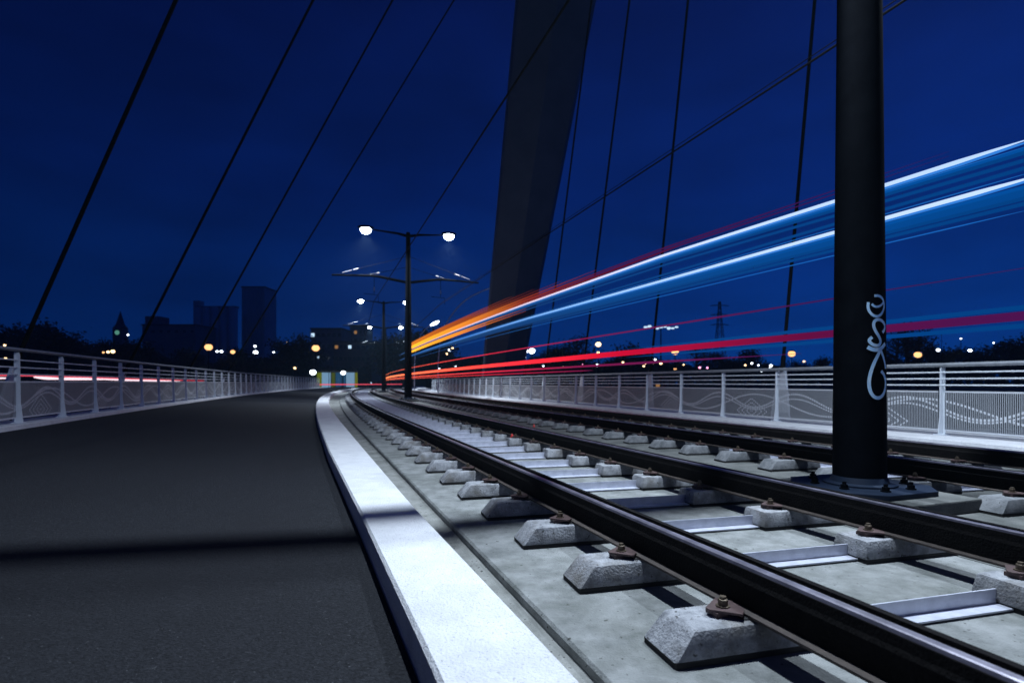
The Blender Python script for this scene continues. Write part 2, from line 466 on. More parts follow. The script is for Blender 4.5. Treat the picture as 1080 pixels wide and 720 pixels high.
# ------------------------------------------------------------------ sleepers
def block_mesh(name, sgn, root, d, bm_):
    # outer end at -0.365, inner end at +0.255 (local along across-track axis), top narrower than bottom
    xs0, xs1 = -0.40, 0.27
    b = MB()
    zb, zt = 0.020, TOPB
    def P(x, y, z): return (sgn * x + d, y, z)
    vs = [P(xs0, -0.12, zb), P(xs1, -0.12, zb), P(xs1, 0.12, zb), P(xs0, 0.12, zb),
          P(xs0 + 0.085, -0.104, zt), P(xs1 - 0.018, -0.104, zt), P(xs1 - 0.018, 0.104, zt), P(xs0 + 0.085, 0.104, zt)]
    b.add(vs, [(3, 2, 1, 0), (4, 5, 6, 7), (0, 1, 5, 4), (1, 2, 6, 5), (2, 3, 7, 6), (3, 0, 4, 7)])
    o = b.build(name, bm_, root, bevel=0.019, smooth=True)
    return o
def make_sleeper(detail=True, bm_=None):
    root = empty('sleeper')
    for sgn, d in ((1, 0.0), (-1, 1.52)):
        blk = block_mesh('block', sgn, root, d, bm_)
        p = MB(); xs = sorted((sgn * -0.392 + d, sgn * 0.262 + d))
        p.box(((xs[0] + xs[1]) / 2, 0, 0.0115), (xs[1] - xs[0], 0.226, 0.021)); p.build('gap_shade', M['pad'], blk)  # black inset box darkens the shaded gap under the block
        p = MB(); p.box((d, 0, TOPB + 0.003), (0.19, 0.15, 0.0055)); p.build('rail_pad', M['pad'], blk)
        if detail:
            for sd in (-1, 1):
                c = MB(); cx = d + sd * 0.125
                z0, z1 = TOPB + 0.001, TOPB + 0.024
                poly = [(cx - sd * 0.058, -0.040), (cx - sd * 0.020, -0.082), (cx + sd * 0.070, -0.012), (cx + sd * 0.070, 0.012), (cx - sd * 0.020, 0.082), (cx - sd * 0.058, 0.040)]
                if sd < 0: poly = poly[::-1]
                c.prism(poly, z0 + 0.018, z0 + 0.027); c.box((cx + sd * 0.03, 0, z0 + 0.009), (0.05, 0.07, 0.0175))
                cl = c.build('clip', M['clip'], root)
                bt = MB(); bt.lathe((cx + sd * 0.005, 0, z0 + 0.027), [(0.026, 0), (0.026, 0.005), (0.018, 0.0055), (0.018, 0.027), (0.012, 0.029), (0.012, 0.038)], 8)
                bt.build('bolt', M['bolt'], cl)
    t = MB()
    # galvanised angle bar, web upright on its far side, foot towards the camera
    t.sweep([((0.20, 0, 0), (0, 1)), ((1.32, 0, 0), (0, 1))],
            [(-0.058, 0.008), (-0.058, 0.016), (0.010, 0.016), (0.010, 0.078), (0.018, 0.078), (0.018, 0.008)])
    t.build('tie_bar', M['galv'], root, bevel=0.0015)
    return root
protos = {(0, 0): make_sleeper(True, M['block']), (0, 1): make_sleeper(False, M['block']), (1, 0): make_sleeper(True, M['block_dark']), (1, 1): make_sleeper(False, M['block_dark'])}
SL0, SLP = 2.275, 0.737
used = {}
gaps = []
for trk, (dd, s_off) in enumerate(((D1L, 0.0), (D2L, 0.34))):
    if trk == 0:
        lab = 'concrete twin-block sleeper under the two rails nearest the white kerb'
        grp = 'sleepers of the track beside the white kerb'
    else:
        lab = 'dim concrete twin-block sleeper under the two rails beyond the graffiti mast'
        grp = 'sleepers of the track beyond the mast'
    for k in range(-4 if trk == 0 else -1, 100):
        s = SL0 + s_off + SLP * k
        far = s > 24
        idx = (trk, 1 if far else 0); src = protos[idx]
        if not used.get(idx):
            o = src; used[idx] = True
        else:
            o = copy_tree(src)
        o.location = pt(s, dd, 0); o.rotation_euler = (0, 0, phi(s) - 0.070 + random.uniform(-0.012, 0.012))
        tag(o, lab, 'sleeper', grp)
# small red marker tags and a fallen leaf
for (s, d, lab) in ((SL0 + SLP * 9, 1.36, 'small red plastic marker on a sleeper block in front of the second rail'),
                    (SL0 + 0.34 + SLP * 13, 3.02, 'small red plastic scrap lying on the dim slab beyond the second rail')):
    m_ = MB(); m_.lathe((0, 0, 0), [(0.030, 0), (0.026, 0.015), (0.012, 0.05), (0.006, 0.06)], 10)
    o = m_.build('red_marker', M['red']); o.location = pt(s, d, TOPB + 0.001 if d < 2 else 0.002); tag(o, lab, 'marker')
lf = MB(); lv = []
for i in range(9):
    t = i / 8; wd = 0.030 * sin(pi * t) ** 0.8 + 0.001
    zc = 0.006 + 0.012 * t * t
    lv += [(-wd, t * 0.12 - 0.06, zc + 0.01), (0, t * 0.12 - 0.06, zc), (wd, t * 0.12 - 0.06, zc + 0.012)]
lfc = []
for i in range(8):
    for j in range(2): a = i * 3 + j; lfc.append((a, a + 1, a + 4, a + 3))
lf.add(lv, lfc)
o = lf.build('fallen_leaf', M['leaf'], fixn=False); o.location = (1.06, 1.96 - 0.24, 0.002); o.rotation_euler = (0.05, 0.1, 1.1)
tag(o, 'small dry brown leaf lying on the slab beside the nearest rail', 'leaf')

# ------------------------------------------------------------------ railings
def make_railing(label, d, zb, H, s_first, step, s_a, s_b, face, bars, ptop):
    root = empty('railing', pt(s_first, d, zb)); tag(root, label, 'railing')
    off = -Vector(root.location)
    k0 = math.ceil((s_a - s_first) / step); k1 = math.floor((s_b - s_first) / step)
    posts = [s_first + k * step for k in range(k0, k1 + 1)]
    kH = H / 1.14
    # one post mesh, copied
    p = MB()
    p.box((0, 0, 0.010), (0.17, 0.15, 0.018))
    p.sweep([((0, -0.006, 0), (1, 0)), ((0, 0.006, 0), (1, 0))], [(-face * 0.075, 0.018), (face * 0.085, 0.018), (face * 0.045, 0.30 * kH), (face * 0.035, 1.02 * kH), (face * 0.02, 1.06 * kH), (-face * 0.035, 1.06 * kH), (-face * 0.04, 0.3 * kH)])
    p.box((-face * 0.038, 0, 0.54 * kH), (0.010, 0.060, 1.04 * kH))
    p0 = None
    for s in posts:
        if p0 is None:
            p0 = p.build('post', M['rail_paint'], root); o = p0
        else:
            o = p0.copy(); C.objects.link(o); o.parent = root
        o.location = pt(s, d, zb) + off; o.rotation_euler = (0, 0, phi(s))
    def rail_tube(name, dd, z, r, m, flat=1.0):
        F = [((q[0] + off.x, q[1] + off.y, 0), rt) for q, rt in [fr(s, d + dd) for s in srange(posts[0], posts[-1])]]
        t = MB(); t.sweep(F, [(r * 1.0 * cos(a * pi / 5), z + r * flat * sin(a * pi / 5)) for a in range(10)])
        return t.build(name, m, root, smooth=True)
    rail_tube('handrail', 0.0, 1.10 * kH, 0.045, M['handrail'], 0.75)
    for zz in bars:
        rail_tube('bar', face * 0.002, zz * kH, 0.0125, M['rail_paint'])
    # perforated panels, one per bay, with UV in metres
    for a, b in zip(posts, posts[1:]):
        me = bpy.data.meshes.new('panel')
        nseg = 4; vs = []; fs = []
        ss_ = [a + 0.05 + (b - a - 0.10) * i / nseg for i in range(nseg + 1)]
        for s in ss_:
            for z in (0.07, ptop):
                q = pt(s, d, zb + z * kH) + off; vs.append(tuple(q))
        for i in range(nseg): fs.append((2 * i, 2 * i + 2, 2 * i + 3, 2 * i + 1))
        me.from_pydata(vs, [], fs)
        ul = me.uv_layers.new(name='UVMap')
        for poly in me.polygons:
            for li in poly.loop_indices:
                vi = me.loops[li].vertex_index
                ul.data[li].uv = (ss_[vi // 2], 0.0 if vi % 2 == 0 else 0.63)
        me.materials.append(M['panel'])
        o = bpy.data.objects.new('panel', me); C.objects.link(o); o.parent = root
        sm = o.modifiers.new('thickness', 'SOLIDIFY'); sm.thickness = 0.003
    return root
make_railing('pale grey left-hand railing with perforated wave-pattern panels beside the dark path', -6.55, 0.25, 1.36, 13.05, 1.84, -6, 86, 1, (0.73, 0.835, 0.945), 0.63)
make_railing('pale grey right-hand railing with perforated wave-pattern panels behind the graffiti mast', 7.75, 0.15, 1.14, 6.75, 1.68, -4, 62, -1, (0.785, 0.885, 0.985), 0.695)

# ------------------------------------------------------------------ pylon and stay cables
def pyl(t):
    return Vector((-1.25 + 4.02 * t, 50 - 14 * t, -1.0 + 26.2 * t))
p = MB(); rows = []
for t in [i * 0.1 for i in range(-3, 26)]:
    c = pyl(t); w = 1.68 + 0.90 * max(t, 0); w = min(w, 2.75)
    # wedge section with a blunt ridge towards the camera
    rows.append([(c.x - w, c.y + 0.6, c.z), (c.x - w + 0.25, c.y - 0.5, c.z), (c.x + 0.15, c.y - 1.5, c.z), (c.x + w - 0.2, c.y - 0.3, c.z), (c.x + w, c.y + 0.7, c.z), (c.x, c.y + 1.6, c.z)])
for rw in rows: p.v += rw
for i in range(len(rows) - 1):
    for k in range(6): p.f.append((i * 6 + k, i * 6 + (k + 1) % 6, (i + 1) * 6 + (k + 1) % 6, (i + 1) * 6 + k))
p.f += [tuple(range(5, -1, -1)), tuple((len(rows) - 1) * 6 + k for k in range(6))]
pr = empty('bridge_pylon', pyl(-0.3)); tag(pr, 'huge grey leaning steel pylon rising behind the right-hand railing', 'pylon')
pb = p.build('shaft', M['pylon'], pr); pb.location = -Vector(pr.location)
ft = MB(); ft.prism([(-4, -3), (4, -3), (4, 3), (-4, 3)], -1.5, 0.9); ft.build('footing', M['bld'], pr, bevel=0.1)

def ray_s(px, d):
    best = None; s = -10.0
    while s < 80:
        q = pt(s, d)
        if q.y > 0.5:
            e_ = abs(540 + 600 * q.x / q.y - px)
            if best is None or e_ < best[0]: best = (e_, s)
        s += 0.1
    return best[1]
def make_stay(label, s, d, zb, t, face, grp, dx=0.0):
    a = pt(s, d, zb); b = pyl(t) + Vector((dx, 0, 0))
    root = empty('stay_cable', a, phi(s)); tag(root, label, 'stay cable', grp)
    inv = (Matrix.Translation(a) @ Matrix.Rotation(phi(s), 4, 'Z')).inverted()
    lo = a + (b - a).normalized() * 0.70
    m_ = MB(); m_.tube([inv @ lo, inv @ b], 0.040, 10); m_.build('cable', M['cable'], root, smooth=True)
    m_ = MB(); q = (inv @ b).normalized()
    m_.tube([q * 0.68, q * 1.05], 0.055, 12); m_.build('sleeve', M['cable'], root, smooth=True)
    m_ = MB()
    tp = q * 0.78
    vs = []
    for yy in (-0.03, 0.03):
        vs += [(-0.30, yy - 0.0, -0.62), (0.30, yy, -0.62), (tp.x + 0.10, tp.y + yy, tp.z), (tp.x - 0.10, tp.y + yy, tp.z)]
    # broad triangular anchor plate, wide along the bridge
    vs = [(v[1] * 1.0 if i in (2, 3, 6, 7) else v[1], v[0], v[2]) for i, v in enumerate(vs)]
    vs = [(-0.03, -0.32, -0.6), (-0.03, 0.32, -0.6), (tp.x - 0.03, tp.y + 0.09, tp.z), (tp.x - 0.03, tp.y - 0.09, tp.z),
          (0.03, -0.32, -0.6), (0.03, 0.32, -0.6), (tp.x + 0.03, tp.y + 0.09, tp.z), (tp.x + 0.03, tp.y - 0.09, tp.z)]
    m_.add(vs, [(0, 1, 2, 3), (7, 6, 5, 4), (0, 4, 5, 1), (1, 5, 6, 2), (2, 6, 7, 3), (3, 7, 4, 0)])
    m_.build('anchor_plate', M['rail_paint'], root, bevel=0.01)
    m_ = MB(); m_.box((-0.35 * face, 0, -0.72), (1.0, 0.75, 0.22)); m_.build('bracket', M['bld'], root)
    return root
GS = 'stay cables of the bridge'
names_l = ['thick stay cable furthest left, slanting up from the left railing', 'second stay cable from the left, slanting up from the left railing',
           'third stay cable from the left, slanting up above the dark silos', 'fourth stay cable from the left, passing just right of the tall silo tower']
for nm, px, t in zip(names_l, (-4, 119, 186, 229), (2.20, 1.81, 1.555, 1.336)):
    make_stay(nm, ray_s(px, -7.3), -7.3, 0.55, t, -1, GS)
names_r = ['thin stay cable rising directly beside the right edge of the pylon', 'second stay cable right of the pylon, behind the light trails',
           'third stay cable right of the pylon, behind the light trails', 'steep stay cable just left of the graffiti mast']
for nm, px, t, dx in zip(names_r, (572, 612, 684, 821), (2.12, 2.22, 2.30, 2.40), (0.6, 1.7, 2.2, 4.7)):
    make_stay(nm, ray_s(px, 8.8), 8.8, 0.55, t, 1, GS, dx)
sb = MB(); q0 = pyl(2.31) - pyl(-0.3)
sb.box((q0.x + 1.8, q0.y, q0.z), (8.0, 3.4, 8.0)); sb.build('saddle_head', M['pylon'], pr, bevel=0.2)

# ------------------------------------------------------------------ catenary masts with lamps
MH = 8.62; ARM_Z = 6.25; LAMP_D = 2.12; ARM_D = 3.75
def lamp_light(root, x, z, k=1.0):
    L = bpy.data.lights.new('lamp_light', 'AREA'); L.shape = 'DISK'; L.size = 0.13
    L.energy = LAMP_W * k; L.color = LAMP_COL; L.spread = radians(138)
    o = bpy.data.objects.new('lamp_light', L); C.objects.link(o); o.parent = root
    o.location = (x, 0, z)
    return o
def make_mast(s, label):
    z0 = 0.0
    root = empty('catenary_mast', pt(s, 2.71, z0), phi(s) + 0.01); tag(root, label, 'mast', 'masts between the two tracks')
    m_ = MB(); m_.prism([(-0.5, -0.62), (0.5, -0.62), (0.5, 0.62), (-0.5, 0.62)], 0.002, 0.10); m_.build('plinth', M['concrete_dark'], root, bevel=0.012)
    m_ = MB(); a = 0.46; c = 0.2
    m_.prism([(-a + c, -a), (a - c, -a), (a, -a + c), (a, a - c), (a - c, a), (-a + c, a), (-a, a - c), (-a, -a + c)], 0.102, 0.142)
    bp = m_.build('base_plate', M['base'], root, bevel=0.006)
    for k in range(8):
        an = pi / 8 + k * pi / 4
        m_ = MB(); m_.lathe((0.36 * cos(an), 0.36 * sin(an), 0.142), [(0.036, 0), (0.036, 0.01), (0.026, 0.0105), (0.026, 0.036), (0.015, 0.038), (0.015, 0.058)], 6)
        m_.build('nut', M['mast'], bp)
    m_ = MB(); m_.lathe((0, 0, 0), [(0.197, 0.142), (0.194, 0.6), (0.182, 2.0), (0.162, 4.2), (0.140, 6.2), (0.110, MH), (0.085, MH + 0.06)], 48)
    m_.build('pole', M['mast'], root, smooth=True)
    m_ = MB(); m_.lathe((0, 0, 0), [(0.27, 0.142), (0.27, 0.155), (0.215, 0.165), (0.1975, 0.21)], 40); m_.build('collar', M['base'], root, smooth=True)
    # lamp arms: slim tapered fins
    for sg in (-1, 1):
        m_ = MB(); pts = []
        m_.tube([(sg * 0.09, 0, MH - 0.12), (sg * 0.55, 0, MH - 0.03), (sg * (LAMP_D - 0.35), 0, MH + 0.06)], [0.075, 0.06, 0.03], 10)
        m_.build('lamp_arm', M['arm'], root, smooth=True)
        lp = MB(); x0 = sg * LAMP_D
        lp.ico((x0, 0, MH + 0.15), 1.0, 3, (0.40, 0.24, 0.10))
        hd = lp.build('lamp_head', M['arm'], root, smooth=True)
        ln = MB(); ln.ico((x0, 0, MH + 0.03), 1.0, 3, (0.27, 0.22, 0.21)); ln.build('lens', M['lens'], hd, smooth=True)
        lamp_light(hd, x0, MH - 0.24, 1.0 if sg < 0 else 0.78)
        # cross arm carrying the wires, cranked near the pole
        m_ = MB()
        m_.tube([(sg * 0.12, 0.08, ARM_Z - 0.12), (sg * 1.5, 0.08, ARM_Z + 0.10), (sg * 1.9, 0.08, ARM_Z + 0.12), (sg * ARM_D, 0.08, ARM_Z + 0.05)], [0.070, 0.066, 0.058, 0.045], 10)
        m_.build('cross_arm', M['arm'], root, smooth=True)
        for xe in (1.95, 3.35):
            r_ = MB(); aa = Vector((sg * 0.13, 0, ARM_Z + 0.62 + 0.55 * (xe > 3))); bb = Vector((sg * xe, 0.08, ARM_Z + 0.16))
            r_.tube([aa, bb], 0.011, 6); rd = r_.build('tie_rod', M['arm'], root)
            i_ = MB(); i_.tube([aa.lerp(bb, 0.72), aa.lerp(bb, 0.80)], 0.035, 8); i_.tube([aa.lerp(bb, 0.83), aa.lerp(bb, 0.97)], 0.022, 8)
            i_.build('insulator', M['insul'], rd, smooth=True)
        # drop bracket down to the contact wire
        m_ = MB(); xw = sg * 1.70
        m_.tube([(xw, 0.08, ARM_Z + 0.06), (xw, 0.08, 5.45)], 0.014, 6)
        m_.tube([(xw - 0.5, 0.08, 5.45), (xw + 0.2, 0.08, 5.40), (xw + 0.22, 0.08, 5.06)], 0.014, 6)
        db = m_.build('drop_bracket', M['mast'], root)
        m_ = MB(); m_.tube([(xw, 0.08, 5.62), (xw, 0.08, 5.80)], 0.035, 8); m_.build('insulator', M['insul'], db, smooth=True)
    return root
MS0, MSP = 4.05, 26.0
mast_labels = {-1: 'dark catenary mast standing behind the camera', 0: 'nearest dark mast, thick, with a pale blue graffiti scribble',
               1: 'dark mast with two glaring white lamps, second nearest', 2: 'smaller dark mast with two white lamps, just left of the second nearest',
               3: 'small far dark mast with two white lamps, partly behind the nearer ones', 4: 'furthest tiny dark mast with two lamps'}
masts = {}
for k in (-1, 0, 1, 2, 3):
    masts[k] = make_mast(MS0 + MSP * k, mast_labels[k])

# graffiti on the nearest pole: ribbons of spray paint lying on the steel
mc = pt(MS0, 2.71, 0)
def pole_r(z):
    tab = [(0.142, 0.197), (0.6, 0.194), (2.0, 0.182), (4.2, 0.162)]
    return lerp_tab(tab, z)
def graf_pt(zx, zy, lift):
    px = 890 + zx / 5.533; py = 300 + zy / 5.533
    px = min(px, 934.3)
    rx, rz = (px - 540) / 600, (403 - py) / 600
    R = 0.2 ; z = 1.3
    for _ in range(4):
        R = pole_r(z) + lift
        A = rx * rx + 1; B = -2 * (rx * mc.x + mc.y); Cc = mc.x ** 2 + mc.y ** 2 - R * R
        disc = max(B * B - 4 * A * Cc, 0.0)
        Y = (-B - sqrt(disc)) / (2 * A); z = CAMZ + rz * Y
    return Vector((rx * Y, Y, z)), Vector((rx * Y - mc.x, Y - mc.y, 0)).normalized()
strokes = [
    [(178, 66), (205, 64), (228, 82), (237, 120), (228, 160), (208, 184), (180, 186), (153, 165), (140, 135), (143, 103)],
    [(163, 113), (178, 128), (200, 130), (222, 118), (232, 100)],
    [(226, 280), (238, 262), (240, 236), (226, 212), (200, 202), (178, 212), (172, 238), (184, 270), (204, 300), (216, 330), (208, 354), (184, 356), (160, 345), (144, 324), (166, 306)],
    [(138, 364), (165, 378), (195, 382), (220, 372), (241, 345)],
    [(216, 376), (196, 418), (174, 462), (155, 515), (145, 570), (152, 620), (174, 655), (203, 664), (230, 645), (242, 605), (244, 560), (235, 525), (218, 504)],
    [(214, 378), (228, 415), (238, 450), (244, 490)],
]
def smooth_path(P, it=2):
    for _ in range(it):
        Q = [P[0]]
        for a, b in zip(P, P[1:]):
            Q += [(0.75 * a[0] + 0.25 * b[0], 0.75 * a[1] + 0.25 * b[1]), (0.25 * a[0] + 0.75 * b[0], 0.25 * a[1] + 0.75 * b[1])]
        Q.append(P[-1]); P = Q
    return P
gm = MB()
for si, st in enumerate(strokes):
    P = smooth_path(st); pts = [graf_pt(a, b, 0.0022 + 0.0006 * si) for a, b in P]
    wd = (0.0105, 0.009, 0.0125, 0.0155, 0.0135, 0.011)[si]
    bi = len(gm.v)
    for i, (q, nn) in enumerate(pts):
        t = (pts[min(i + 1, len(pts) - 1)][0] - pts[max(i - 1, 0)][0])
        if t.length < 1e-6: t = Vector((0, 0, 1))
        sd = nn.cross(t.normalized()).normalized()
        gm.v += [tuple(q - sd * wd), tuple(q + sd * wd)]
    for i in range(len(pts) - 1): gm.f.append((bi + 2 * i, bi + 2 * i + 1, bi + 2 * i + 3, bi + 2 * i + 2))
inv = (Matrix.Translation(mc) @ Matrix.Rotation(phi(MS0) + 0.01, 4, 'Z')).inverted()
gm.v = [tuple(inv @ Vector(v)) for v in gm.v]
go = gm.build('graffiti', M['paint_graf'], masts[0], fixn=False)
go['label'] = 'pale blue spray-painted scribble of loops'

# ------------------------------------------------------------------ overhead wires
def make_wire(label, d, z, r, dip=0.0):
    root = None
    m_ = MB()
    for k in range(-1, 3):
        sa, sb = MS0 + MSP * k, MS0 + MSP * (k + 1)
        sa = max(sa, -12.5)
        n = 10
        a, b = pt(sa, d, z), pt(sb, d, z)
        m_.tube([a.lerp(b, i / n) + Vector((0, 0, -dip * 4 * (i / n) * (1 - i / n))) for i in range(n + 1)], r, 6)
    o = m_.build('overhead_wire', M['wire']); tag(o, label, 'wire', 'overhead wires of the tram tracks')
    return o
make_wire('thin black overhead wire above the near track, passing left of the pylon', 0.98, 5.05, 0.016)
make_wire('lower of the two overhead wires above the far track, crossing the pylon', 4.38, 5.05, 0.014)
make_wire('upper of the two overhead wires above the far track, seen top right', 4.43, 5.15, 0.006)

# ------------------------------------------------------------------ light trails over the far track
def trail_mat(name, stops, sample=True):
    """glow colour along the trail, from a per-vertex distance attribute"""
    m = bpy.data.materials.new(name); m.use_nodes = True
    n, l = m.node_tree.nodes, m.node_tree.links; n.clear()
    o = n.new('ShaderNodeOutputMaterial'); em = n.new('ShaderNodeEmission')
    at_ = n.new('ShaderNodeAttribute'); at_.attribute_name = 'along'
    r = n.new('ShaderNodeValToRGB')
    mul = n.new('ShaderNodeVectorMath'); mul.operation = 'SCALE'; mul.inputs['Scale'].default_value = 4.0
    l.new(at_.outputs['Fac'], r.inputs[0]); l.new(r.outputs[0], mul.inputs[0]); l.new(mul.outputs[0], em.inputs[0]); l.new(em.outputs[0], o.inputs[0])
    els = r.color_ramp.elements
    for i, (s, c) in enumerate(stops):
        p_ = min(max(s / 70.0, 0), 1)
        if i < 2: e_ = els[i]; e_.position = p_
        else: e_ = els.new(p_)
        e_.color = (c[0] / 4, c[1] / 4, c[2] / 4, 1)
    if not sample: m.cycles.emission_sampling = 'NONE'
    return m
def make_trail(label, d, z, r, m, s0, s1, grp='light trails above the far track', lead=0.5):
    """d, z and r may be functions of s"""
    F = lambda v, s: v(s) if callable(v) else v
    pts, rs, al = [], [], []
    ss_ = []; s = s0
    while s < s1: ss_.append(s); s += 0.25 if s < 16 else 1.0
    ss_.append(s1)
    for s in ss_:
        pts.append(pt(s, F(d, s), F(z, s)))
        k = min(1.0, (s - s0) / lead + 0.1, (s1 - s) / 3.0 + 0.1)
        rs.append(F(r, s) * max(k, 0.05)); al.append(s / 70.0)
    m_ = MB(); m_.tube(pts, rs, 8)
    o = m_.build('light_trail', m, smooth=True)
    a = o.data.attributes.new('along', 'FLOAT', 'POINT')
    for i in range(len(pts)):
        for k in range(8): a.data[i * 8 + k].value = al[i]
    tag(o, label, 'light trail', grp)
    return o
T = {}
TD = 3.08
T['white'] = trail_mat('white-blue glow', [(0, (0.42, 0.68, 1.15)), (6, (0.62, 0.80, 1.15)), (10, (0.85, 0.80, 1.05)), (18, (0.95, 0.66, 0.75)), (30, (1.2, 0.50, 0.16)), (60, (1.5, 0.55, 0.05))])
T['blue'] = trail_mat('blue glow', [(0, (0.62, 0.80, 1.15)), (5, (0.60, 0.80, 1.15)), (10, (0.28, 0.58, 1.1)), (18, (0.06, 0.26, 0.8)), (30, (0.03, 0.16, 0.5)), (60, (0.02, 0.08, 0.25))])
T['dim'] = trail_mat('dim blue glow', [(0, (0.002, 0.045, 0.22)), (8, (0.003, 0.065, 0.28)), (20, (0.01, 0.08, 0.26)), (60, (0.02, 0.06, 0.2))], False)
T['mid'] = trail_mat('mid blue glow', [(0, (0.01, 0.13, 0.50)), (8, (0.01, 0.14, 0.50)), (20, (0.02, 0.12, 0.40)), (60, (0.02, 0.06, 0.2))], False)
T['orange'] = trail_mat('orange glow', [(0, (0.05, 0.004, 0.03)), (9, (0.10, 0.006, 0.02)), (13, (0.30, 0.035, 0.015)), (19, (0.95, 0.28, 0.03)), (30, (1.5, 0.68, 0.04)), (60, (1.8, 0.85, 0.05))])
T['orange2'] = trail_mat('dim orange glow', [(0, (0.03, 0.004, 0.03)), (9, (0.06, 0.005, 0.02)), (13, (0.13, 0.015, 0.012)), (20, (0.38, 0.07, 0.015)), (32, (0.85, 0.24, 0.02)), (60, (1.1, 0.38, 0.03))])
T['red'] = trail_mat('red glow', [(0, (0.055, 0.010, 0.095)), (3.4, (0.075, 0.006, 0.075)), (5, (0.13, 0.004, 0.05)), (8.5, (0.62, 0.004, 0.035)), (14, (1.5, 0.04, 0.06)), (24, (1.9, 0.20, 0.10)), (60, (2.4, 0.6, 0.2))])
T['thinred'] = trail_mat('thin red glow', [(0, (0.012, 0.010, 0.09)), (5, (0.05, 0.008, 0.08)), (10, (0.22, 0.01, 0.07)), (16, (0.9, 0.03, 0.07)), (28, (1.5, 0.15, 0.10)), (60, (2.0, 0.4, 0.15))])
SE = 3.02
Z1 = lambda s: 0.98 + 1.78 * lerp_tab([(3.05, .938), (4.5, .957), (7.4, 1.0), (12.7, 1.017)], s)
Z2 = lambda s: 0.98 + 1.43 * lerp_tab([(3.05, .98), (4.5, .988), (7.4, 1.0), (12.7, 1.025)], s)
SEND = ray_s(429, TD)
make_trail('brilliant blue-white light trail, upper of the two bright ones', TD, Z1, 0.0165, T['white'], SE, SEND)
make_trail('brilliant blue-white light trail, lower of the two bright ones', TD, Z2, 0.0165, T['blue'], SE - 0.12, SEND)
make_trail('hair-thin blue light trail close below the upper bright one', TD + 0.03, (lambda s: Z1(s) - 0.036), 0.004, T['mid'], SE, 30)
make_trail('hair-thin blue light trail close above the lower bright one', TD + 0.03, (lambda s: Z2(s) + 0.045), 0.004, T['mid'], SE - 0.1, 30)
make_trail('thin dim blue light trail below the two bright ones', TD + 0.03, (lambda s: Z2(s) - 0.21), 0.0045, T['mid'], SE, 30)
for nm_, k_ in (('dim1', 1.0), ('dim2', 0.82), ('dim3', 0.68)):
    T[nm_] = trail_mat('blue glow ' + nm_, [(0, (0.0, 0.060 * k_, 0.29 * k_)), (4, (0.001, 0.078 * k_, 0.345 * k_)), (9, (0.004, 0.075 * k_, 0.31 * k_)), (16, (0.010, 0.060 * k_, 0.20 * k_)), (60, (0.02, 0.06, 0.16))], False)
T['halo'] = trail_mat('blue halo', [(0, (0.03, 0.22, 0.75)), (8, (0.04, 0.22, 0.70)), (16, (0.06, 0.16, 0.42)), (60, (0.02, 0.06, 0.16))], False)  # glowing tubes imitate the soft halo round the bright trails
for zf, dz, q, e1 in ((Z2, -0.034, 1, 36), (Z2, -0.060, 2, 30), (Z2, -0.086, 2, 24), (Z2, -0.112, 3, 20), (Z2, -0.150, 3, 14), (Z1, -0.034, 1, 36), (Z1, -0.062, 3, 26), (Z1, -0.115, 3, 16), (Z2, 0.10, 3, 12)):
    make_trail('faint dark blue glow trail beside a bright blue-white one', TD + 0.07, (lambda s, zf=zf, dz=dz: zf(s) + dz), 0.0145, T['dim%d' % q], SE - 0.8, e1, 'faint blue glow trails')
make_trail('soft blue halo tube just behind the upper bright trail', TD + 0.04, (lambda s: Z1(s) - 0.004), 0.021, T['halo'], SE, 40)
make_trail('soft blue halo tube just behind the lower bright trail', TD + 0.04, (lambda s: Z2(s) - 0.004), 0.021, T['halo'], SE - 0.1, 40)
make_trail('faint blue glow trail above the wide red one near the right edge', TD + 0.06, 1.505, 0.017, T['dim3'], SE - 0.8, 8.5, 'faint blue trails around the red one')
make_trail('faint blue glow trail below the wide red one near the right edge', TD + 0.06, 1.375, 0.017, T['dim3'], SE - 0.8, 8.5, 'faint blue trails around the red one')
fan = lambda s: min(max((s - 6) / 26, 0), 1)
for i, z in enumerate((2.83, 2.89, 2.95, 3.01, 3.07, 3.13)):
    a = 6.5 + i * 1.5
    make_trail('orange and dim red light trail of the band above the upper bright trail', TD + 0.05, (lambda s, z=z: z), 0.034, T['orange'] if i < 3 else T['orange2'], a, SEND, 'orange band of light trails', 9.0)
for z in (2.70, 2.64):
    make_trail('orange light trail just under the upper bright trail, far off', TD + 0.05, z, 0.034, T['orange'], 13, SEND, 'orange trails under the bright one', 9.0)
make_trail('wide red light trail low above the far track', TD, 1.44, (lambda s: lerp_tab([(2, .030), (5, .034), (10, .044), (40, .05)], s)), T['red'], SE - 0.9, 70)
make_trail('thin red light trail above the wide red one', TD, 1.77, 0.011, T['thinred'], SE - 0.5, 70, lead=4.0)
make_trail('thinner red light trail under the wide red one', TD, 1.27, 0.017, T['thinred'], 5.0, 70, lead=3.0)
make_trail('lowest faint red light trail just above the railing', TD, 1.19, 0.009, T['thinred'], 9.5, 70)
T['duskred'] = trail_mat('dusky red glow', [(0, (0.012, 0.006, 0.09)), (4, (0.030, 0.006, 0.08)), (9, (0.075, 0.006, 0.05)), (16, (0.20, 0.02, 0.02)), (60, (0.3, 0.05, 0.02))], False)
for dz_ in (0.085, 0.12):
    make_trail('dusky dark red light trail just above the upper bright white one', TD + 0.05, (lambda s, dz_=dz_: Z1(s) + dz_), 0.011, T['duskred'], SE + 0.6, 26, 'dusky red trails over the bright one', 3.0)
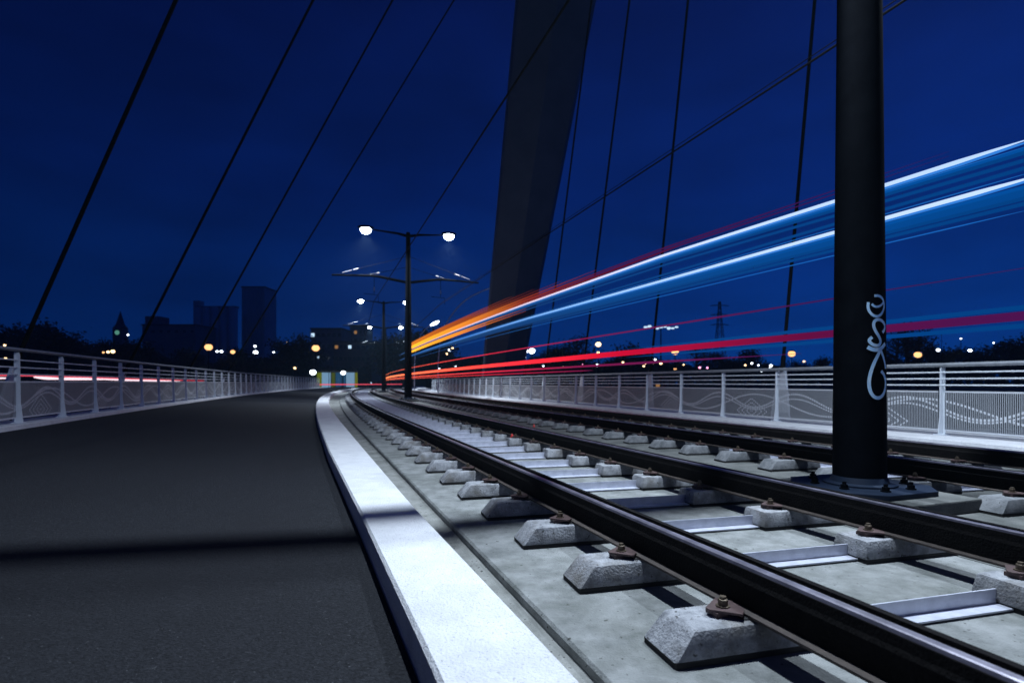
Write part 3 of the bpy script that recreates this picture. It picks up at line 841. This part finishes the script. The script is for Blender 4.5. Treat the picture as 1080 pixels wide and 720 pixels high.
# car lights on the road beyond the left railing and at the bridge end
T['car'] = emit('pinkish white glow', (1.0, 0.74, 0.82), 1.3, False)
T['carred'] = emit('pinkish red glow', (1.0, 0.10, 0.16), 0.9, False)
def car_trail(label, pts, rs, m, grp):
    m_ = MB(); m_.tube(pts, rs, 8); o = m_.build('light_trail', m, smooth=True); tag(o, label, 'light trail', grp)
A = lambda px, py: at(px, py, 44 + px * 0.14)
G2 = 'car light trails beyond the left railing'
car_trail('short white light trail behind the leftmost railing bays', [A(-30, 398.6), A(-4, 398.7), A(14, 398.6)], [0.06, 0.08, 0.03], T['car'], G2)
car_trail('pinkish white light trail behind the second railing bay from the left', [A(36, 397.6), A(42, 397.6), A(50, 398.8), A(62, 399.2), A(80, 399.3)], [0.05, 0.16, 0.13, 0.09, 0.05], T['car'], G2)
car_trail('pinkish white light trail behind the third and fourth railing bays', [A(68, 399.4), A(80, 399.2), A(100, 399.6), A(117, 400.2)], [0.12, 0.14, 0.10, 0.03], T['car'], G2)
car_trail('thin pink light trail running right towards the small railing posts', [A(100, 399.3), A(130, 400.6), A(165, 401.4), A(190, 401.8)], [0.07, 0.09, 0.08, 0.02], T['car'], G2)
car_trail('long thin red light trail along the tops of the left panels', [A(-30, 395.6), A(30, 396), A(90, 397.8), A(150, 399.8), A(215, 401.4)], [0.05, 0.05, 0.06, 0.06, 0.03], T['carred'], G2)
car_trail('thin red light trail crossing the far end of the path', [at(333, 405.4, 96), at(380, 405.2, 96), at(424, 405.0, 96)], [0.09, 0.07, 0.05], T['carred'], 'light trails at the bridge end')

# ------------------------------------------------------------------ far bank: lamps
def make_lamp(label, px, py, D, r, m, grp=None, pole=True, arms=None):
    c = at(px, py, D); gz_ = gz(c.x, c.y)
    root = empty('street_lamp', (c.x, c.y, gz_)); tag(root, label, 'street lamp', grp)
    h = c.z - gz_
    m_ = MB(); m_.tube([(0, 0, 0), (0, 0, h - r * 0.7)], [max(0.07, r * 0.16), max(0.05, r * 0.1)], 8); m_.build('pole', M['mast'], root, smooth=True)
    m_ = MB(); m_.ico((0, 0, h), r, 2, (1, 1, 0.85)); m_.build('lamp_globe', m, root, smooth=True)
    m_ = MB(); m_.lathe((0, 0, h + r * 0.72), [(r * 0.9, 0), (r * 0.6, r * 0.25), (r * 0.1, r * 0.34)], 12); m_.build('lamp_cap', M['mast'], root, smooth=True)
    return root
sod = [(220, 366, 120, 'orange street lamp beyond the left railing, in front of the dark silos'), (333, 367, 120, 'orange street lamp above the lit tram stop'),
       (631, 363, 130, 'warm globe lamp between the pylon and the third stay cable'), (712, 371, 130, 'orange street lamp right of the third stay cable, beyond the right railing'),
       (835, 373, 130, 'orange street lamp close left of the graffiti mast'), (968, 374, 130, 'orange street lamp right of the graffiti mast')]
for px, py, D, lb in sod:
    make_lamp(lb, px, py, D, 0.80 if px != 631 else 0.65, M['lens_sodium'] if px != 631 else M['lens_warm'])
small = [(114, 371, 140, .45, 'warm'), (109, 371.5, 140, .35, 'sod'), (119, 370.5, 140, .6, 'warm'), (5, 364, 120, .3, 'warm'), (6, 378, 110, .3, 'warm'),
         (135, 353, 300, .6, 'far'), (229, 370.5, 160, .4, 'far'), (233.5, 370.5, 160, .5, 'far'), (245.5, 371, 150, .75, 'sod'), (269, 365, 200, .55, 'far'), (269.5, 371.5, 200, 1.0, 'far'),
         (289, 371, 200, .55, 'cool'), (311, 388, 130, .35, 'warm'), (303, 361, 200, .3, 'warm')]
for px, py, D, r_, k in small:
    col = {'warm': 'small warm', 'sod': 'small orange', 'far': 'small white', 'cool': 'small bluish'}[k]
    mm = {'warm': M['lens_warm'], 'sod': M['lens_sodium'], 'far': M['lens_far'], 'cool': M['lens_far']}[k]
    where = 'low among the dark trees on the left' if px < 140 else ('at the foot of the tall silo tower' if 255 < px < 292 else 'in front of the silos' if px < 255 else 'near the apartment blocks')
    make_lamp('%s light %s' % (col, where), px, py, D, r_ * 0.8, mm, '%s lights %s' % (col, where))
rsm = [(474, 369, .5, 'far'), (471.5, 373, .5, 'warm'), (477, 367, .4, 'warm'), (545, 374.5, .45, 'warm'), (554, 370, .9, 'cool'), (561, 370, .9, 'cool'), (554, 377, .35, 'far'),
       (631, 372, .55, 'warm'), (630, 385, .45, 'far'), (657, 382, .35, 'warm'), (681, 383, .42, 'warm'), (689, 382, .55, 'warm'), (691, 379, .42, 'far'), (697, 383, .42, 'warm'), (679, 386, .32, 'warm'),
       (721, 384.5, .35, 'warm'), (712, 389, .4, 'sod'), (738, 387.5, .36, 'pink'), (746, 387.7, .36, 'pink'), (786, 385, .4, 'warm'), (793, 383, .36, 'far'), (800, 385, .36, 'far'), (803, 391, .5, 'far'), (813, 385.5, .4, 'far'),
       (812, 389, .42, 'far'), (826, 390, .45, 'sod'), (848, 381, .3, 'warm'), (993, 351, .4, 'far'), (989.5, 369, .5, 'far'), (1023, 369.5, .5, 'far'), (1013.5, 357, .32, 'far'), (1048, 361.5, .3, 'far'),
       (522, 386, .4, 'warm'), (498, 387, .4, 'far'), (480, 386, .4, 'far'), (573, 386, .32, 'far'), (615, 384, .3, 'pink'), (594, 387, .3, 'warm'), (463, 389, .35, 'far')]
M['lens_pink'] = emit('pink lamp', (1.0, 0.35, 0.62), 3.0, False)
for px, py, r_, k in rsm:
    mm = {'warm': M['lens_warm'], 'sod': M['lens_sodium'], 'far': M['lens_far'], 'cool': M['lens_far'], 'pink': M['lens_pink']}[k]
    col = {'warm': 'tiny warm', 'sod': 'tiny orange', 'far': 'tiny white', 'cool': 'bright bluish', 'pink': 'tiny pink'}[k]
    where = ('between the second mast and the pylon' if px < 552 else 'behind the pylon foot' if px < 600 else 'beyond the railing left of the graffiti mast' if px < 900 else 'beyond the railing right of the graffiti mast')
    make_lamp('%s light %s' % (col, where), px, py, 150, r_ * random.uniform(0.55, 0.95), mm, '%s lights %s' % (col, where))
# curved lamp post with twin LED heads, beyond the right railing
def curved_lamp(label, path, heads, D, r):
    pts = [at(a, b, D) for a, b in smooth_path(path, 2)]
    o0 = pts[0].copy(); o0.z = gz(o0.x, o0.y) if D > 85 else -0.2
    root = empty('curved_lamp', o0); tag(root, label, 'street lamp')
    m_ = MB(); m_.tube([Vector((0, 0, 0))] + [q - o0 for q in pts], r, 8); m_.build('post', M['galv'], root, smooth=True)
    for a, b, tilt in heads:
        q = at(a, b, D) - o0
        m_ = MB(); k_ = D / 600
        m_.ico((0, 0, 0), 1.0, 2, (5.5 * k_, 2.0 * k_, 1.6 * k_)); h = m_.build('lamp_head', M['lens_far'], root, smooth=True)
        h.location = q; h.rotation_euler = (0, tilt, 0)
curved_lamp('tall curved lamp post with twin white heads in front of the pylon', [(462, 384), (465, 352), (474, 335), (486, 320), (499, 311), (516, 304), (535, 297.5), (549, 291)], [(522.5, 300, -0.4), (530.5, 303, -0.2)], 46, 0.05)
curved_lamp('smaller curved lamp post with one white head right of the second mast', [(437, 388), (438, 370), (442, 356), (449, 346), (456, 342)], [(458.5, 341, -0.45)], 66, 0.06)

# ------------------------------------------------------------------ far bank: buildings
def building(name, label, px0, px1, py, D, depth, m, cat='building', roof=True, windows=(), extra=None):
    a = at(px0, py, D); b = at(px1, py, D); z0 = gz(a.x, D) - 0.5
    w = b.x - a.x; h = a.z - z0
    root = empty(name, ((a.x + b.x) / 2, D, z0)); tag(root, label, cat)
    m_ = MB(); m_.box((0, depth / 2, h / 2), (w, depth, h)); m_.build('wall', m, root)
    if roof:
        m_ = MB(); m_.box((0, depth / 2, h + 0.25), (w + 0.8, depth + 0.8, 0.5)); m_.build('roof', M['roof'], root)
    for (u, v, ww, hh, mm) in windows:
        m_ = MB(); m_.box((u * w / 2, -0.06, v * h), (ww, 0.13, hh)); m_.build('window', mm, root)
    return root, w, h
M['win_dark'] = mat('dark glass', (0.02, 0.025, 0.035), 0.15)
def grid_windows(nx, nz, ww, hh, lit=0.04, seed=1, v0=0.12, v1=0.9):
    rnd = random.Random(seed); out = []
    for j in range(nz):
        for i in range(nx):
            mm = M['win_warm'] if rnd.random() < lit else (M['win_cool'] if rnd.random() < lit * 0.3 else M['win_dark'])
            out.append((-0.88 + 1.76 * i / max(nx - 1, 1), v0 + (v1 - v0) * j / max(nz - 1, 1), ww, hh, mm))
    return out
# tall silo tower
r_, w, h = building('silo_tower', 'tall flat-topped grey silo tower, the highest building on the left', 255, 279, 303, 300, 15, M['silo'], 'silo')
for i in range(7):
    m_ = MB(); m_.box((-w / 2 + w * (i + 0.5) / 7, -0.22, h / 2), (0.5, 0.44, h - 1.5)); m_.build('wall_rib', M['silo'], r_)
# row of round silos
a = at(205, 325, 280); b = at(250, 325, 280); z0 = gz(0, 280) - 0.5
r_ = empty('silo_row', ((a.x + b.x) / 2, 280, z0)); tag(r_, 'row of round concrete silos left of the tall silo tower', 'silo')
for i in range(5):
    m_ = MB(); x_ = (a.x - b.x) / 2 + (b.x - a.x) * (i + 0.5) / 5; m_.lathe((x_, 0, 0), [(2.3, 0), (2.3, a.z - z0), (2.0, a.z - z0 + 0.4)], 20); m_.build('silo', M['silo'], r_, smooth=True)
m_ = MB(); m_.box(((a.x - b.x) / 2 + 1.6, 1, a.z - z0 + 1.9), (3.2, 4, 3.4)); m_.build('lift_house', M['silo'], r_)
m_ = MB(); m_.box((0.5, 0.5, a.z - z0 + 0.5), (b.x - a.x - 1, 3.4, 0.9)); m_.build('gallery', M['bld'], r_)
# hall
r_, w, h = building('warehouse', 'long low dark warehouse left of the round silos', 150, 206, 343, 260, 20, M['bld'], windows=grid_windows(7, 2, 1.4, 1.2, 0.0, 3))
m_ = MB(); m_.box((-w / 2 + 3.2, 6, h + 2.2), (6.4, 8, 4.4)); m_.build('lift_house', M['bld'], r_)
# church
c = at(127, 352, 340); z0 = gz(0, 340)
r_ = empty('church', (c.x, 340, z0)); tag(r_, 'church tower with pointed spire and greenish lit clock above the left trees', 'church')
th = at(127, 346, 340).z - z0; sp_ = at(127, 328, 340).z - z0
m_ = MB(); m_.box((0, 0, th / 2), (5.6, 5.6, th)); m_.build('tower', M['bld2'], r_)
m_ = MB(); m_.lathe((0, 0, th), [(4.0, 0), (2.4, 2.0), (0.1, sp_ - th)], 8); m_.build('spire', M['roof'], r_)
m_ = MB(); m_.box((9, 3, th * 0.3), (14, 9, th * 0.6)); m_.build('nave', M['bld2'], r_)
m_ = MB(); m_.tube([(0, -2.82, at(127, 351, 340).z - z0), (0, -3.0, at(127, 351, 340).z - z0)], 1.35, 20); m_.build('clock', M['clock'], r_)
# apartment blocks
building('apartment_block', 'stepped dark apartment block above the tram stop, with a few lit windows', 328, 360, 347, 230, 14, M['bld'], windows=grid_windows(6, 5, 1.3, 1.4, 0.04, 5))
building('apartment_block', 'long lower brown apartment block right of the stepped one', 352, 400, 361, 225, 12, M['bld2'], windows=grid_windows(10, 4, 1.2, 1.3, 0.09, 8))
building('apartment_block', 'narrow tall apartment block behind the two smaller masts', 369, 386, 344, 250, 12, M['bld'], windows=grid_windows(4, 7, 1.1, 1.4, 0.03, 11))
building('apartment_block', 'small dark house block right of the smaller masts', 392, 428, 368, 215, 12, M['bld'], windows=grid_windows(7, 3, 1.2, 1.3, 0.10, 14))
building('house', 'low long dark building with one lit strip behind the pylon foot', 470, 520, 378, 190, 12, M['bld'], windows=grid_windows(8, 1, 2.0, 1.0, 0.2, 21, 0.7, 0.8))
building('house', 'low wide dark building beyond the right railing, under the third cable', 640, 705, 384, 200, 12, M['bld'], windows=grid_windows(9, 2, 1.5, 1.0, 0.10, 23))
# tram stop with coloured lit panels
a = at(333, 391, 104); b = at(376, 391, 104); z0 = gz(0, 104)
r_ = empty('tram_stop', ((a.x + b.x) / 2, 104, z0)); tag(r_, 'tram stop shelter with yellow, blue and white lit panels at the path end', 'shelter')
w = b.x - a.x; h = a.z - z0
m_ = MB(); m_.box((0, 0.6, h + 0.05), (w + 0.5, 2.0, 0.14)); m_.build('roof', M['roof'], r_)
m_ = MB(); m_.box((0, 0.75, h / 2), (w, 0.08, h - 0.1)); m_.build('back_wall', M['bld'], r_)
pan = [(0.0, 0.12, (0.32, 0.40, 0.02), 0.55), (0.12, 0.34, (0.34, 0.62, 0.95), 0.75), (0.36, 0.45, (0.22, 0.30, 0.03), 0.35), (0.46, 0.60, (0.05, 0.20, 0.45), 0.45), (0.72, 0.93, (0.34, 0.60, 0.90), 0.75), (0.94, 1.0, (0.45, 0.50, 0.02), 0.6), (0.61, 0.71, (0.05, 0.22, 0.48), 0.45)]
for i, (u0, u1, c_, st) in enumerate(pan):
    m_ = MB(); m_.box((-w / 2 + w * (u0 + u1) / 2, 0.62, h * 0.52), (w * (u1 - u0) - 0.04, 0.06, h * 0.80)); m_.build('panel', emit('lit panel %d' % i, c_, st * 0.62, False), r_)
for i in range(4):
    m_ = MB(); m_.box((-w / 2 + w * i / 3, -0.25, h / 2), (0.08, 0.08, h)); m_.build('post', M['mast'], r_)
for px in (330, 362):
    make_lamp('round cool white lamp %s' % ('at the left end of the tram stop' if px == 330 else 'in front of the tram stop panels'), px, 392.5 if px == 330 else 393, 100, 0.55 if px == 330 else 0.42, M['lens_far'])
# floodlight built as an added lamp rack, and lattice tower on the right
c = at(697, 345, 170); z0 = gz(0, 170)
r_ = empty('gleam_mast', (c.x, 170, z0)); tag(r_, 'floodlight of white light above the right trees, built as an added lamp mast', 'gleam')
h = c.z - z0
m_ = MB(); m_.tube([(0, 0, 0), (0, 0, h)], [0.3, 0.15], 8); m_.build('pole', M['mast'], r_)
m_ = MB(); m_.box((0, 0, h), (9.5, 0.2, 0.2)); m_.build('crossbar', M['mast'], r_)
for i in range(9):
    m_ = MB(); m_.ico((-4.6 + i * 1.15, -0.25, h + 0.25 * sin(i * 1.7) - 0.1 * i / 4), 1, 2, (0.62, 0.2, 0.32 + 0.12 * sin(i * 2.3))); m_.build('gleam', M['win_cool'], r_, smooth=True)
c = at(759, 318, 330); z0 = gz(0, 330)
r_ = empty('transmission_tower', (c.x, 330, z0)); tag(r_, 'dark lattice transmission tower standing on the right skyline', 'pylon')
h = c.z - z0; m_ = MB()
def wid(z): return 3.6 * (1 - z / h) ** 1.2 + 0.5
levels = [h * (1 - (1 - i / 12) ** 1.25) for i in range(13)]
for sx, sy in ((-1, -1), (1, -1), (1, 1), (-1, 1)):
    m_.tube([(sx * wid(z), sy * wid(z), z) for z in levels], 0.16, 5)
for z0_, z1_ in zip(levels, levels[1:]):
    for (ax, ay), (bx, by) in (((-1, -1), (1, -1)), ((1, -1), (1, 1)), ((1, 1), (-1, 1)), ((-1, 1), (-1, -1))):
        m_.tube([(ax * wid(z0_), ay * wid(z0_), z0_), (bx * wid(z1_), by * wid(z1_), z1_)], 0.10, 4)
        m_.tube([(bx * wid(z0_), by * wid(z0_), z0_), (ax * wid(z1_), ay * wid(z1_), z1_)], 0.10, 4)
m_.build('lattice', M['cable'], r_)
for f_ in (0.72, 0.84, 0.95):
    m_ = MB(); m_.tube([(-5.5, 0, h * f_), (-wid(h * f_), 0, h * f_ + 0.7), (wid(h * f_), 0, h * f_ + 0.7), (5.5, 0, h * f_)], 0.14, 5); m_.tube([(-5.5, 0, h * f_), (5.5, 0, h * f_)], 0.12, 5); m_.build('cross_arm', M['cable'], r_)

# ------------------------------------------------------------------ far bank: trees
def make_tree(seed, H, Wd, bare=False):
    rnd = random.Random(seed)
    root = empty('tree')
    t = MB()
    t.tube([(0, 0, -0.6), (0.1, 0, H * 0.25), (rnd.uniform(-.3, .3), 0, H * 0.55), (rnd.uniform(-.4, .4), rnd.uniform(-.4, .4), H * 0.85)], [0.035 * H, 0.026 * H, 0.016 * H, 0.004 * H], 7)
    tips = []
    for i in range(16 if bare else 11):
        z0 = H * rnd.uniform(0.22, 0.72); an = rnd.uniform(0, 2 * pi); L = Wd * rnd.uniform(0.45, 1.0) * (1.15 - z0 / H)
        mid = Vector((cos(an) * L * 0.5, sin(an) * L * 0.5, z0 + L * 0.35)); tip = Vector((cos(an) * L, sin(an) * L, z0 + L * 0.75))
        t.tube([(0, 0, z0), mid, tip], [0.012 * H, 0.008 * H, 0.002 * H], 5); tips += [mid, tip, mid.lerp(tip, 0.5)]
        if bare:
            for j in range(7):
                q = mid.lerp(tip, rnd.random()); e_ = q + Vector((rnd.uniform(-1, 1), rnd.uniform(-1, 1), rnd.uniform(0.2, 1.3))) * L * 0.32
                t.tube([q, e_], [0.004 * H, 0.0015 * H], 4); tips.append(e_)
    t.build('trunk', M['bark'], root)
    cr = MB()
    n = 700 if bare else 2300
    for i in range(n):
        q = rnd.choice(tips); sg = Wd * (0.15 if bare else 0.19)
        p_ = q + Vector((rnd.gauss(0, sg), rnd.gauss(0, sg), rnd.gauss(0, sg * 0.85)))
        if p_.z < H * 0.06: p_.z = H * rnd.uniform(0.06, 0.3)
        sz = H * (0.012 if bare else 0.022) * rnd.uniform(0.6, 1.4)
        u = Vector((rnd.gauss(0, 1), rnd.gauss(0, 1), rnd.gauss(0, 1))).normalized(); v = u.orthogonal().normalized()
        cr.add([p_ + u * sz, p_ + v * sz * 0.7, p_ - u * sz, p_ - v * sz * 0.7], [(0, 1, 2, 3)])
    cr.build('crown', M['foliage'], root, fixn=False)
    return root
prot = [make_tree(1, 10, 4.2), make_tree(2, 10, 5.0), make_tree(3, 10, 3.6), make_tree(4, 10, 4.0, True)]
usedt = [False] * 4
def put_tree(kind, px, py_top, D, label, grp):
    c = at(px, py_top, D); z = gz(c.x, c.y)
    if usedt[kind]: o = copy_tree(prot[kind])
    else: o = prot[kind]; usedt[kind] = True
    k_ = (c.z - z) / 9.8
    o.location = (c.x, c.y, z); o.scale = (k_ * random.uniform(0.95, 1.25),) * 2 + (k_,); o.rotation_euler = (0, 0, random.uniform(0, 6.28))
    tag(o, label, 'tree', grp)
for px, py, D in ((-8, 338, 130), (14, 344, 140), (34, 334, 135), (44, 331, 150), (58, 340, 140), (72, 348, 150), (88, 350, 145), (101, 352, 150), (112, 356, 160), (140, 352, 155)):
    put_tree(random.choice((0, 1, 2)), px, py, D, 'dark leafy tree in the mass of trees beyond the left railing', 'dark trees beyond the left railing')
for px, py, D in ((150, 368, 150), (163, 362, 165), (180, 370, 150), (197, 366, 160), (207, 372, 150), (240, 374, 150), (252, 366, 170), (262, 376, 150), (281, 377, 150), (296, 368, 165), (304, 350, 190), (312, 356, 185), (320, 352, 200)):
    put_tree(random.choice((0, 1, 2)), px, py, D, 'low dark tree in front of the silos and warehouse', 'dark trees in front of the silos')
for px, py, D in ((410, 352, 150), (425, 350, 160), (440, 345, 140), (452, 345, 150), (462, 352, 160), (478, 372, 150), (495, 376, 160), (505, 374, 170)):
    put_tree(random.choice((0, 1, 2)), px, py, D, 'dark tree between the masts and the pylon', 'dark trees between the masts and the pylon')
for px, py, D in ((560, 372, 170), (578, 366, 165), (590, 360, 160), (606, 352, 175), (614, 362, 170), (645, 372, 175), (656, 360, 170), (668, 356, 175), (682, 368, 165), (700, 376, 160), (715, 378, 160), (735, 352, 170), (748, 362, 165), (760, 372, 170), (775, 374, 165), (790, 366, 170), (808, 378, 160), (824, 374, 165), (845, 376, 160)):
    put_tree(random.choice((0, 1, 2, 3)), px, py, D, 'dark tree beyond the right railing, left of the graffiti mast', 'dark trees left of the graffiti mast')
for px, py, D in ((865, 372, 160), (900, 366, 165), (930, 365, 165), (945, 340, 150), (957, 325, 140), (968, 335, 150), (980, 358, 165), (1000, 362, 160), (1020, 360, 165), (1040, 358, 160), (1058, 352, 165), (1075, 356, 160), (1095, 350, 165)):
    put_tree(3 if px in (945, 957, 968) else random.choice((0, 1, 2)), px, py, D, 'dark tree beyond the right railing, right of the graffiti mast', 'dark trees right of the graffiti mast')
fw = MB()
rnd = random.Random(99)
for i in range(24000):
    xx = rnd.uniform(-330, 420); yy = 215 + rnd.random() * 18
    hh = 8.0 + 1.6 * sin(xx * 0.045) + 1.1 * sin(xx * 0.13 + 1)
    q = Vector((xx, yy, gz(xx, yy) + rnd.random() ** 0.8 * hh)); sz = rnd.uniform(0.9, 1.7)
    u = Vector((rnd.gauss(0, 1), rnd.gauss(0, 1), rnd.gauss(0, 1))).normalized(); v = u.orthogonal().normalized()
    fw.add([q + u * sz, q + v * sz * 0.7, q - u * sz, q - v * sz * 0.7], [(0, 1, 2, 3)])
o = fw.build('far_wood', M['foliage'], fixn=False); tag(o, 'low far-off band of dark woodland along the whole horizon', 'woodland', kind='stuff')

# ------------------------------------------------------------------ thin haze volume, added for soft lamp halos
hz = MB(); hz.box((0, 280, 34), (1380, 820, 86))
hm = bpy.data.materials.new('thin haze'); hm.use_nodes = True
hn, hl = hm.node_tree.nodes, hm.node_tree.links; hn.clear()
ho = hn.new('ShaderNodeOutputMaterial'); hv = hn.new('ShaderNodeVolumePrincipled')
hv.inputs['Color'].default_value = (0.45, 0.74, 1.0, 1); hv.inputs['Density'].default_value = 0.00042
hl.new(hv.outputs[0], ho.inputs['Volume'])
o = hz.build('haze', hm); tag(o, 'thin haze volume added over the whole bridge and river for soft lamp halos', 'haze', kind='stuff')
